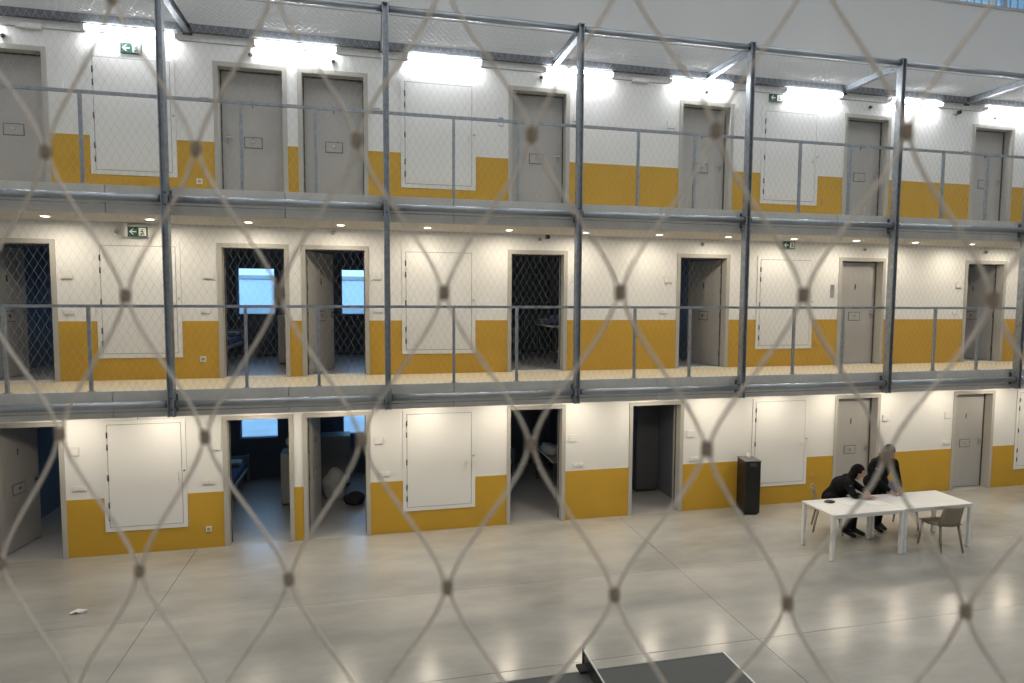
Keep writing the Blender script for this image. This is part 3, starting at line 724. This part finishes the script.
def shell_chair(x, y, rz, label, m='chair_taupe'):
    """seat faces local -y"""
    c = empty('shell_chair', (x, y, 0), rz); tag(c, label, 'chair', 'shell chairs round the white tables')
    # seat: thin curved pan
    v, f = [], []
    N, M = 8, 8
    def seat_pt(u, w, dz): return ((u - 0.5) * (0.43 - 0.03 * w), -0.21 + 0.42 * w, 0.435 - 0.03 * math.sin(math.pi * w) + 0.03 * (2 * u - 1) ** 2 * w + dz)
    def pan(pt, name):
        vs = [pt(i / N, j / M, 0.0) for j in range(M + 1) for i in range(N + 1)] + [pt(i / N, j / M, -0.014) for j in range(M + 1) for i in range(N + 1)]
        k = (N + 1) * (M + 1); fs = []
        for j in range(M):
            for i in range(N):
                q = j * (N + 1) + i
                fs += [(q, q + 1, q + N + 2, q + N + 1), (k + q, k + q + N + 1, k + q + N + 2, k + q + 1)]
        bd = [i for i in range(N + 1)] + [j * (N + 1) + N for j in range(1, M + 1)] + [M * (N + 1) + i for i in range(N - 1, -1, -1)] + [j * (N + 1) for j in range(M - 1, 0, -1)]
        for q in range(len(bd)): a_, b_ = bd[q], bd[(q + 1) % len(bd)]; fs.append((a_, a_ + k, b_ + k, b_))
        mb = MB(); mb.add(vs, fs, True); return mb.build(name, m, c)
    pan(seat_pt, 'seat')
    def back_pt(u, w, dz):
        wd = 0.40 - 0.04 * w
        return ((u - 0.5) * wd, 0.20 + 0.09 * w - 0.05 * (2 * u - 1) ** 2 + (-dz), 0.445 + 0.32 * w)
    pan(back_pt, 'backrest')
    for sx in (-1, 1):
        MB().cyl((sx * 0.175, -0.17, 0.43), (sx * 0.205, -0.215, 0), 0.022, 10, 0.014).build('leg', m, c)
        MB().cyl((sx * 0.165, 0.17, 0.43), (sx * 0.20, 0.245, 0), 0.022, 10, 0.014).build('leg', m, c)
    return c
shell_chair(7.87, -1.44, R(55), 'taupe shell chair with the seated person in black on it')
shell_chair(9.22, -1.60, R(12), 'grey shell chair behind the white tables, beside the standing person', 'chair_grey')
shell_chair(9.13, -2.50, R(176), 'empty taupe shell chair at the near right end of the tables')
# loose things on the tables
pp = MB().box(-0.15, 0.15, -0.105, 0.105, 0, 0.003).build('paper_sheet', 'paper', None, (7.66, -2.16, 0.740)); pp.rotation_euler = (0, 0, 0.3); tag(pp, 'white paper sheet on the left white table, nearest the black gloves', 'paper', 'papers on the table')
pp = MB().box(-0.15, 0.15, -0.105, 0.105, 0, 0.003).build('paper_sheet', 'paper', None, (8.06, -2.26, 0.740)); pp.rotation_euler = (0, 0, -0.2); tag(pp, 'white paper sheet on the left white table, under the seated person\'s hands', 'paper', 'papers on the table')
gl = blob('gloves', (7.36, -2.06, 0.740), (0.10, 0.055, 0.018), 'shoe_black', 'small black gloves lying on the left end of the white table', 'gloves', 21)

# tall black cabinet standing against the wall
t = empty('black_cabinet', (7.05, -0.28, 0), R(-10)); tag(t, 'tall narrow black cabinet standing by the wall next to the white hatch', 'cabinet')
MB().box(-0.15, 0.15, -0.19, 0.19, 0.03, 1.02).build('body', 'black_plastic', t, None, 0.012)
B(-0.155, 0.155, -0.195, 0.195, 1.02, 1.032).build('top_plate', 'black_top', t)
B(-0.11, 0.11, -0.197, -0.19, 0.12, 0.90).build('front_panel', 'shoe_black', t)
B(-0.06, 0.06, -0.2, -0.19, 0.93, 0.99).build('control_panel', 'steel_dark', t)
for sx in (-1, 1):
    for sy in (-1, 1): MB().cyl((sx * 0.11, sy * 0.14, 0), (sx * 0.11, sy * 0.14, 0.03), 0.025, 10).build('castor', 'black_plastic', t)
cp = empty('cup', (7.03, -0.28, 1.032)); tag(cp, 'small white cup standing on the tall black cabinet', 'cup')
MB().cyl((0, 0, 0), (0, 0, 0.085), 0.03, 14, 0.04).build('body', 'plastic_white', cp); MB().cyl((0, 0, 0.085), (0, 0, 0.092), 0.042, 14).build('rim', 'plastic_white', cp)

# table tennis table
t = empty('tennis_table', (1.86, -6.43, 0)); tag(t, 'dark table tennis table with white edge line at the photo bottom', 'table')
for sx in (-1, 1):
    h = B(0.004 if sx > 0 else -1.37, 1.37 if sx > 0 else -0.004, -0.7625, 0.7625, 0.735, 0.76).build('table_half', 'pingpong_dark', t)
    for yy in (-1, 1): B(0.01 if sx > 0 else -1.37, 1.37 if sx > 0 else -0.01, yy * 0.7525 - 0.01, yy * 0.7525 + 0.01, 0.7602, 0.7612).build('side_line', 'line_white' if yy < 0 else 'pingpong_dark', h)
    B(sx * 1.36 - 0.01, sx * 1.36 + 0.01, -0.7625, 0.7625, 0.7602, 0.7614).build('end_line', 'line_white', h)
    for yy in (-1, 1): B(sx * 0.95 - 0.025, sx * 0.95 + 0.025, yy * 0.6 - 0.025, yy * 0.6 + 0.025, 0, 0.735).build('leg', 'steel_dark', t)
nn = empty('table_net', (1.86, -6.43, 0.762)); tag(nn, 'low black table tennis net with white tape across the dark table', 'net')
for yy in (-1, 1):
    MB().cyl((0, yy * 0.84, -0.03), (0, yy * 0.84, 0.155), 0.012, 8).build('net_post', 'net_black', nn)
    B(-0.07, 0.07, yy * 0.78 - 0.06, yy * 0.78 + 0.06, 0.0, 0.022).build('clamp', 'net_black', nn)
B(-0.005, 0.005, -0.84, 0.84, 0.14, 0.155).build('tape', 'line_white', nn)
mb = MB()
for k in range(0, 113): mb.box(-0.0015, 0.0015, -0.84 + k * 0.015 - 0.0012, -0.84 + k * 0.015 + 0.0012, 0.004, 0.14)
for k in range(0, 10): mb.box(-0.0015, 0.0015, -0.84, 0.84, 0.006 + k * 0.0145, 0.008 + k * 0.0145)
nm = mb.build('netting', 'net_black', nn); nm['kind'] = 'stuff'

# waste bin at the right edge
bn = empty('waste_bin', (7.00, -5.86, 0)); tag(bn, 'black plastic waste bin cut by the right photo edge', 'bin')
MB().cyl((0, 0, 0.0), (0, 0, 0.62), 0.20, 24, 0.26).build('body', 'black_plastic', bn)
MB().cyl((0, 0, 0.60), (0, 0, 0.66), 0.285, 24).build('rim', 'black_plastic', bn)
MB().cyl((0, 0, 0.66), (0, 0, 0.70), 0.27, 24, 0.20).build('lid', 'black_plastic', bn)
# scrap of paper on the floor
v = [(-0.10, -0.03, 0.002), (-0.02, -0.04, 0.03), (0.05, -0.03, 0.004), (0.11, 0.0, 0.03), (0.06, 0.04, 0.004), (-0.03, 0.04, 0.035), (-0.11, 0.03, 0.003)]
sc = MB(); sc.add(v + [(x, y, z + 0.004) for x, y, z in v], [(6, 5, 4, 3, 2, 1, 0), (7, 8, 9, 10, 11, 12, 13)] + [(i, (i + 1) % 7, (i + 1) % 7 + 7, i + 7) for i in range(7)])
o = sc.build('paper_scrap', 'paper', None, (-3.65, -1.92, 0)); tag(o, 'crumpled white paper scrap lying on the concrete floor at left', 'paper')

# ------------------------------------------------------------------ people
def eval_mesh(ob):
    dg = bpy.context.evaluated_depsgraph_get(); dg.update()
    return bpy.data.meshes.new_from_object(ob.evaluated_get(dg))
def capsule(a, b, ra, rb, n=14, flat=None):
    """closed round-ended tapered limb piece"""
    a, b = Vector(a), Vector(b); L = (b - a).length
    d = (b - a).normalized() if L > 1e-6 else Vector((0, 0, 1)); u = d.orthogonal().normalized()
    if flat: u = (flat - d * flat.dot(d)).normalized()
    w = d.cross(u)
    rows = []
    for k in range(1, 6): t = math.pi / 2 * k / 6; rows.append((a - d * (ra * math.cos(t)), ra * math.sin(t)))
    for k in range(0, 5): rows.append((a.lerp(b, k / 4), ra + (rb - ra) * k / 4))
    for k in range(1, 6): t = math.pi / 2 * k / 6; rows.append((b + d * (rb * math.sin(t)), rb * math.cos(t)))
    vs = [a - d * ra] + [c + (u * math.cos(2 * math.pi * q / n) + w * math.sin(2 * math.pi * q / n) * (0.5 if flat else 1.0)) * r_ for c, r_ in rows for q in range(n)] + [b + d * rb]
    m_ = len(rows); fs = [(0, 1 + (q + 1) % n, 1 + q) for q in range(n)]
    fs += [(1 + k * n + q, 1 + k * n + (q + 1) % n, 1 + (k + 1) * n + (q + 1) % n, 1 + (k + 1) * n + q) for k in range(m_ - 1) for q in range(n)]
    e_ = 1 + m_ * n; fs += [(e_, e_ - n + q, e_ - n + (q + 1) % n) for q in range(n)]
    return MB().add(vs, fs, True).mesh('t')
def chain(nodes, edges):
    return [capsule(nodes[i][0], nodes[j][0], nodes[i][1], nodes[j][1]) for i, j in edges]
def person(base, J, fwd, label, woman):
    """J: joints in metres relative to base; fwd: direction the head faces."""
    P_ = {k: Vector(v) for k, v in J.items()}
    nodes, edges, id_ = [], [], {}
    def nd(k, p, r_): id_[k] = len(nodes); nodes.append((tuple(p), r_))
    k_ = 1.18 if woman else 1.18
    nd('pel', P_['pel'], 0.135 * k_); nd('waist', P_['pel'].lerp(P_['chest'], 0.5), 0.122 * k_); nd('chest', P_['chest'], 0.145 * k_); nd('ub', P_['chest'].lerp(P_['neck'], 0.65), 0.10 * k_); nd('neck', P_['neck'], 0.052); nd('head0', P_['neck'].lerp(P_['head'], 0.55), 0.05)
    edges += [(0, 1), (1, 2), (2, 3), (3, 4), (4, 5)]
    for sd in 'lr':
        nd('sh' + sd, P_['sh' + sd], 0.066 * k_); nd('el' + sd, P_['el' + sd], 0.047 * k_); nd('wr' + sd, P_['wr' + sd], 0.03 * k_)
        edges += [(id_['ub'], id_['sh' + sd]), (id_['sh' + sd], id_['el' + sd]), (id_['el' + sd], id_['wr' + sd])]
        nd('hip' + sd, P_['hip' + sd], 0.098 * k_); nd('kn' + sd, P_['kn' + sd], 0.064 * k_); nd('an' + sd, P_['an' + sd], 0.043 * k_); nd('toe' + sd, P_['toe' + sd], 0.036)
        edges += [(0, id_['hip' + sd]), (id_['hip' + sd], id_['kn' + sd]), (id_['kn' + sd], id_['an' + sd]), (id_['an' + sd], id_['toe' + sd])]
    meshes = chain(nodes, edges)
    for q in (0.0, 0.5, 1.0):      # rib cage and shoulders, broader than deep
        c_ = P_['chest'].lerp(P_['neck'], q * 0.6); wv = (P_['shl'] - P_['shr']) * (0.22 + 0.10 * q)
        meshes.append(capsule(c_ - wv, c_ + wv, 0.105 * k_ - 0.03 * q, 0.105 * k_ - 0.03 * q))
    wv = (P_['hipl'] - P_['hipr']) * 0.5; meshes.append(capsule(P_['pel'] - wv, P_['pel'] + wv, 0.115 * k_, 0.115 * k_))
    # hands: palm and five fingers, lightly curled
    for sd in 'lr':
        w_, d_ = P_['wr' + sd], (P_['hd' + sd] - P_['wr' + sd]).normalized()
        side = d_.cross(Vector((0, 0, 1))).normalized(); nrm = side.cross(d_).normalized()
        palm = w_ + d_ * 0.05
        meshes += [capsule(w_, palm, 0.027, 0.036, flat=side), capsule(palm, w_ + d_ * 0.08, 0.036, 0.034, flat=side)]
        for q, ln in enumerate((0.070, 0.080, 0.076, 0.060)):
            o_ = w_ + d_ * 0.085 + side * (0.027 - 0.018 * q)
            meshes += chain([(o_ - d_ * 0.01, 0.0095), (o_ + d_ * ln * 0.5 + nrm * 0.008, 0.009), (o_ + d_ * ln * 0.95 - nrm * 0.012, 0.0075)], [(0, 1), (1, 2)])
        sg = 1 if sd == 'r' else -1
        o_ = w_ + d_ * 0.03
        meshes += chain([(o_, 0.012), (o_ - side * sg * 0.04 + d_ * 0.025, 0.011), (o_ - side * sg * 0.05 + d_ * 0.06, 0.009)], [(0, 1), (1, 2)])
    # head
    hd = P_['head']; fz = Vector(fwd).normalized(); upv = (hd - P_['neck']).normalized(); upv = (Vector((0, 0, 1)) * 0.6 + upv * 0.4).normalized()
    sx_ = fz.cross(upv).normalized(); upv = sx_.cross(fz).normalized()
    M_ = Matrix(((sx_.x, fz.x, upv.x), (sx_.y, fz.y, upv.y), (sx_.z, fz.z, upv.z))) * 1.12
    bm = bmesh.new(); bmesh.ops.create_uvsphere(bm, u_segments=32, v_segments=24, radius=1)
    for v in bm.verts:
        x, y, z = v.co
        hx, hy, hz = x * 0.075, y * 0.093, z * 0.115
        if z < 0: hx *= 1 - 0.30 * (-z); hy = hy * (1 - 0.12 * (-z)) + 0.012 * (-z)
        if y > 0: 
            g = lambda cx, cz, s_: math.exp(-(((x * 0.075 - cx) / s_) ** 2 + ((z * 0.115 - cz) / s_) ** 2))
            hy += 0.022 * g(0, -0.018, 0.013) + 0.012 * g(0, 0.004, 0.010) - 0.010 * (g(0.03, 0.008, 0.014) + g(-0.03, 0.008, 0.014)) + 0.006 * g(0, -0.055, 0.016) + 0.008 * g(0, -0.098, 0.02)
        v.co = (hx, hy, hz)
    for sg in (-1, 1):
        e_ = bmesh.ops.create_uvsphere(bm, u_segments=10, v_segments=8, radius=1)['verts']
        for v in e_: v.co = Vector((sg * 0.076 + v.co.x * 0.010, -0.005 + v.co.y * 0.017, -0.005 + v.co.z * 0.03))
    for v in bm.verts: v.co = M_ @ v.co + hd
    hm = bpy.data.meshes.new('h'); bm.to_mesh(hm); bm.free(); meshes.append(hm)
    bm = bmesh.new()
    for me in meshes: bm.from_mesh(me)
    jm = bpy.data.meshes.new('person'); bm.to_mesh(jm); bm.free()
    ob = bpy.data.objects.new('t', jm); COL.objects.link(ob)
    rm = ob.modifiers.new('r', 'REMESH'); rm.mode = 'VOXEL'; rm.voxel_size = 0.0065
    smo = ob.modifiers.new('s', 'SMOOTH'); smo.iterations = 6; smo.factor = 0.5
    body = eval_mesh(ob); bpy.data.objects.remove(ob)
    body.materials.clear()
    for q in ('uniform_black', 'skin', 'shoe_black'): body.materials.append(MATS[q])
    for p in body.polygons:
        c = p.center; mi = 0
        if (c - hd).length < 0.15 and (c - P_['neck']).dot(upv) > 0.02: mi = 1
        for sd in 'lr':
            if (c - P_['wr' + sd]).dot((P_['wr' + sd] - P_['el' + sd]).normalized()) > -0.005 and (c - P_['wr' + sd]).length < 0.22 and (c - P_['wr' + sd]).dot((P_['hd' + sd] - P_['wr' + sd]).normalized()) > -0.03: mi = 1
            if c.z < 0.095 and (c - P_['an' + sd]).length < 0.3: mi = 2
        p.material_index = mi; p.use_smooth = True
    e = empty('person', base); tag(e, label, 'person')
    link('body', body, None, e)
    # hair
    bm = bmesh.new(); bmesh.ops.create_uvsphere(bm, u_segments=28, v_segments=20, radius=1)
    dele = []
    for v in bm.verts:
        x, y, z = v.co
        if woman: low = z < -0.25 and y > -0.1
        v.co = Vector((x * 0.086, y * 0.103 - 0.010, z * 0.122 + 0.008))
    bmesh.ops.delete(bm, geom=[v for v in bm.verts if (v.co.y > 0.03 and v.co.z < 0.06) or (v.co.y > -0.02 and v.co.z < 0.0) or v.co.z < (-0.06 if not woman else -0.10)], context='VERTS')
    bmesh.ops.solidify(bm, geom=bm.faces[:], thickness=0.006)
    for v in bm.verts: v.co = M_ @ v.co + hd
    hm = bpy.data.meshes.new('hair'); bm.to_mesh(hm); bm.free(); hm.polygons.foreach_set('use_smooth', [True] * len(hm.polygons))
    ho = link('hair', hm, 'hair_dark', e)
    if woman:   # long hair down the back
        lh = capsule(M_ @ Vector((0, -0.06, 0.02)) + hd, M_ @ Vector((0, -0.13, -0.24)) + hd, 0.088, 0.075, 18, flat=sx_)
        lh.polygons.foreach_set('use_smooth', [True] * len(lh.polygons)); link('long_hair', lh, 'hair_dark', ho)
    for sg in (-1, 1):
        bm = bmesh.new(); bmesh.ops.create_uvsphere(bm, u_segments=10, v_segments=8, radius=0.009)
        for v in bm.verts: v.co = M_ @ (v.co + Vector((sg * 0.030, 0.078, 0.008))) + hd
        em = bpy.data.meshes.new('eye'); bm.to_mesh(em); bm.free(); link('eye', em, 'shoe_black', e)
    mt = MB().box(-0.022, 0.022, -0.004, 0.004, -0.003, 0.003)
    mt.v = [tuple(M_ @ (Vector(q) + Vector((0, 0.090, -0.055))) + hd) for q in mt.v]; mt.build('mouth', 'hair_dark', e)
    # sleeve patch on the arm nearest the camera
    sd = min('lr', key=lambda q: P_['sh' + q].y)
    c_ = P_['sh' + sd].lerp(P_['el' + sd], 0.30); nn_ = Vector((-0.35, -1, 0.25)).normalized()
    MB().cyl(tuple(c_ + nn_ * 0.045), tuple(c_ + nn_ * 0.068), 0.030, 12).build('sleeve_patch', 'patch_grey', e)
    return e
person((7.80, -1.45, 0), dict(pel=(0.08, -0.04, 0.60), chest=(0.18, -0.15, 0.84), neck=(0.28, -0.24, 1.01), head=(0.36, -0.31, 1.115),
    shl=(0.33, -0.10, 0.93), shr=(0.14, -0.34, 0.93), ell=(0.48, -0.30, 0.80), elr=(0.10, -0.52, 0.80), wrl=(0.40, -0.52, 0.785), wrr=(0.28, -0.62, 0.785), hdl=(0.34, -0.60, 0.78), hdr=(0.38, -0.64, 0.78),
    hipl=(0.15, 0.02, 0.56), hipr=(0.05, -0.13, 0.56), knl=(0.42, -0.20, 0.54), knr=(0.30, -0.36, 0.54), anl=(0.36, -0.25, 0.09), anr=(0.16, -0.30, 0.10), toel=(0.47, -0.36, 0.04), toer=(0.26, -0.40, 0.04)),
    (0.93, -0.30, -0.20), 'seated person in black uniform with long dark hair, leaning on the white table', True)
person((8.72, -1.56, 0), dict(pel=(0.0, 0.0, 0.86), chest=(0.0, -0.06, 1.10), neck=(0.03, -0.13, 1.31), head=(0.05, -0.20, 1.43),
    shl=(0.22, -0.14, 1.22), shr=(-0.17, -0.16, 1.22), ell=(0.29, -0.16, 0.98), elr=(-0.21, -0.22, 0.98), wrl=(0.17, -0.36, 0.83), wrr=(-0.06, -0.38, 0.81), hdl=(0.12, -0.42, 0.78), hdr=(0.0, -0.43, 0.77),
    hipl=(0.09, 0.0, 0.82), hipr=(-0.09, 0.0, 0.82), knl=(0.10, -0.03, 0.45), knr=(-0.07, -0.06, 0.45), anl=(0.10, 0.02, 0.09), anr=(-0.05, -0.06, 0.09), toel=(0.13, -0.11, 0.04), toer=(-0.02, -0.19, 0.04)),
    (-0.35, -0.85, -0.40), 'standing person in black uniform bending over the white tables', False)

# ------------------------------------------------------------------ near cable mesh of the gallery the camera stands on
gal = MB().add([(-3.0, -9.90, 2.38), (3.0, -11.1, 2.38), (3.0, -13.9, 2.38), (-3.0, -13.9, 2.38), (-3.0, -9.90, 2.756), (3.0, -11.1, 2.756), (3.0, -13.9, 2.756), (-3.0, -13.9, 2.756)],
    [(0, 3, 2, 1), (4, 5, 6, 7), (0, 1, 5, 4), (1, 2, 6, 5), (2, 3, 7, 6), (3, 0, 4, 7)]).build('floor_gallery', 'concrete_fascia')
tag(gal, 'concrete gallery floor on the viewer side of the hall', 'floor', kind='structure')
PHI = -0.3279
P0 = Vector((-0.1932, -10.7445 + 0.4453, 4.0657 + 0.1763)); U = Vector((math.cos(PHI), math.sin(PHI), 0.0047)); V = Vector((0.0034, 0.0185, -1.0))
NRM = U.cross(V).normalized()
def node(i, j): return P0 + U * (0.10 * i) + V * (0.0882 * j)
OBS = {1: (0, [(46, 152), (196, 149), (357, 140), (532, 135), (716, 131), (907, 132)]), 2: (0.5, [(125.5, 296), (278.5, 293), (444, 292.8), (620.4, 292.5), (803.7, 295.4), (993, 300)]),
       3: (0, [(60, 434), (205, 437), (362, 440), (531, 444.5), (706.8, 449), (886.6, 456.7)]), 4: (-0.5, [(1, 563), (139.5, 570.5), (289, 579), (447.5, 587), (614.5, 594.5), (787.6, 603), (965.5, 610.7)])}
SAG = {}
for j, (o0, lst) in OBS.items():           # hand-tensioned mesh: the knots sit a few millimetres off the regular grid
    for q, (u_, v_) in enumerate(lst):
        dr_ = fw + rt * ((u_ - 512) / F_PX) - up * ((v_ - 341.5) / F_PX)
        t_ = (P0 - CAM).dot(NRM) / dr_.dot(NRM)
        SAG[(q + o0, j)] = CAM + dr_ * t_
I0, I1, J0, J1 = -4, 9, -3, 8
def npt(i, j): return SAG.get((i, j), node(i, j))
cm = empty('cable_mesh', tuple(node(2, J1))); tag(cm, 'coarse blurred cable mesh close in front of the viewer, knots clamped by ferrules', 'cable mesh')
base = node(2, J1)
Uh = U.normalized()
cols = int((I1 - I0) * 2)
for c in range(cols):
    i_a = I0 + c * 0.5
    pts = []
    js = []
    for j in range(J0, J1 + 1):
        even_col = (j % 2 == 0)                 # rows with half offset
        ia = i_a if ((i_a % 1 == 0.5) == even_col) else i_a + 0.5
        off = 0.0016 if ia == i_a else -0.0016
        js.append(npt(ia, j) + Uh * off)
    for q in range(len(js) - 1):
        a, b = js[q], js[q + 1]; dv = V.normalized() * (a - b).length
        ha, hb = a + dv * 0.22, b - dv * 0.22
        for k in range(10):
            t = k / 10
            pts.append(a * (1 - t) ** 3 + ha * 3 * t * (1 - t) ** 2 + hb * 3 * t * t * (1 - t) + b * t ** 3)
    pts.append(js[-1])
    MB().tube([p - base for p in pts], 0.00106, 8).build('cable', 'cable_near', cm)
fm = MB()
fm.add([], [])
prof = [(0.0, -0.0044), (0.0022, -0.0044), (0.0032, -0.0028), (0.0032, 0.0028), (0.0022, 0.0044), (0.0, 0.0044)]
NS = 14
vs = [(r_ * math.cos(2 * math.pi * q / NS) * 1.05, r_ * math.sin(2 * math.pi * q / NS) * 0.75, z) for r_, z in prof[1:-1] for q in range(NS)]
fs = [(k * NS + q, k * NS + (q + 1) % NS, (k + 1) * NS + (q + 1) % NS, (k + 1) * NS + q) for k in range(3) for q in range(NS)]
fm.add(vs, fs, True); fm.add(vs[:NS], [tuple(range(NS - 1, -1, -1))]); fm.add(vs[-NS:], [tuple(range(NS))])
ferr = fm.mesh('ferrule')
for j in range(J0 + 1, J1):
    for q in range(I1 - I0):
        i = I0 + q + (0.5 if j % 2 == 0 else 0.0)
        o = link('ferrule', ferr, 'ferrule_near', cm, tuple(npt(i, j) - base)); o.rotation_euler = (0, 0, PHI)
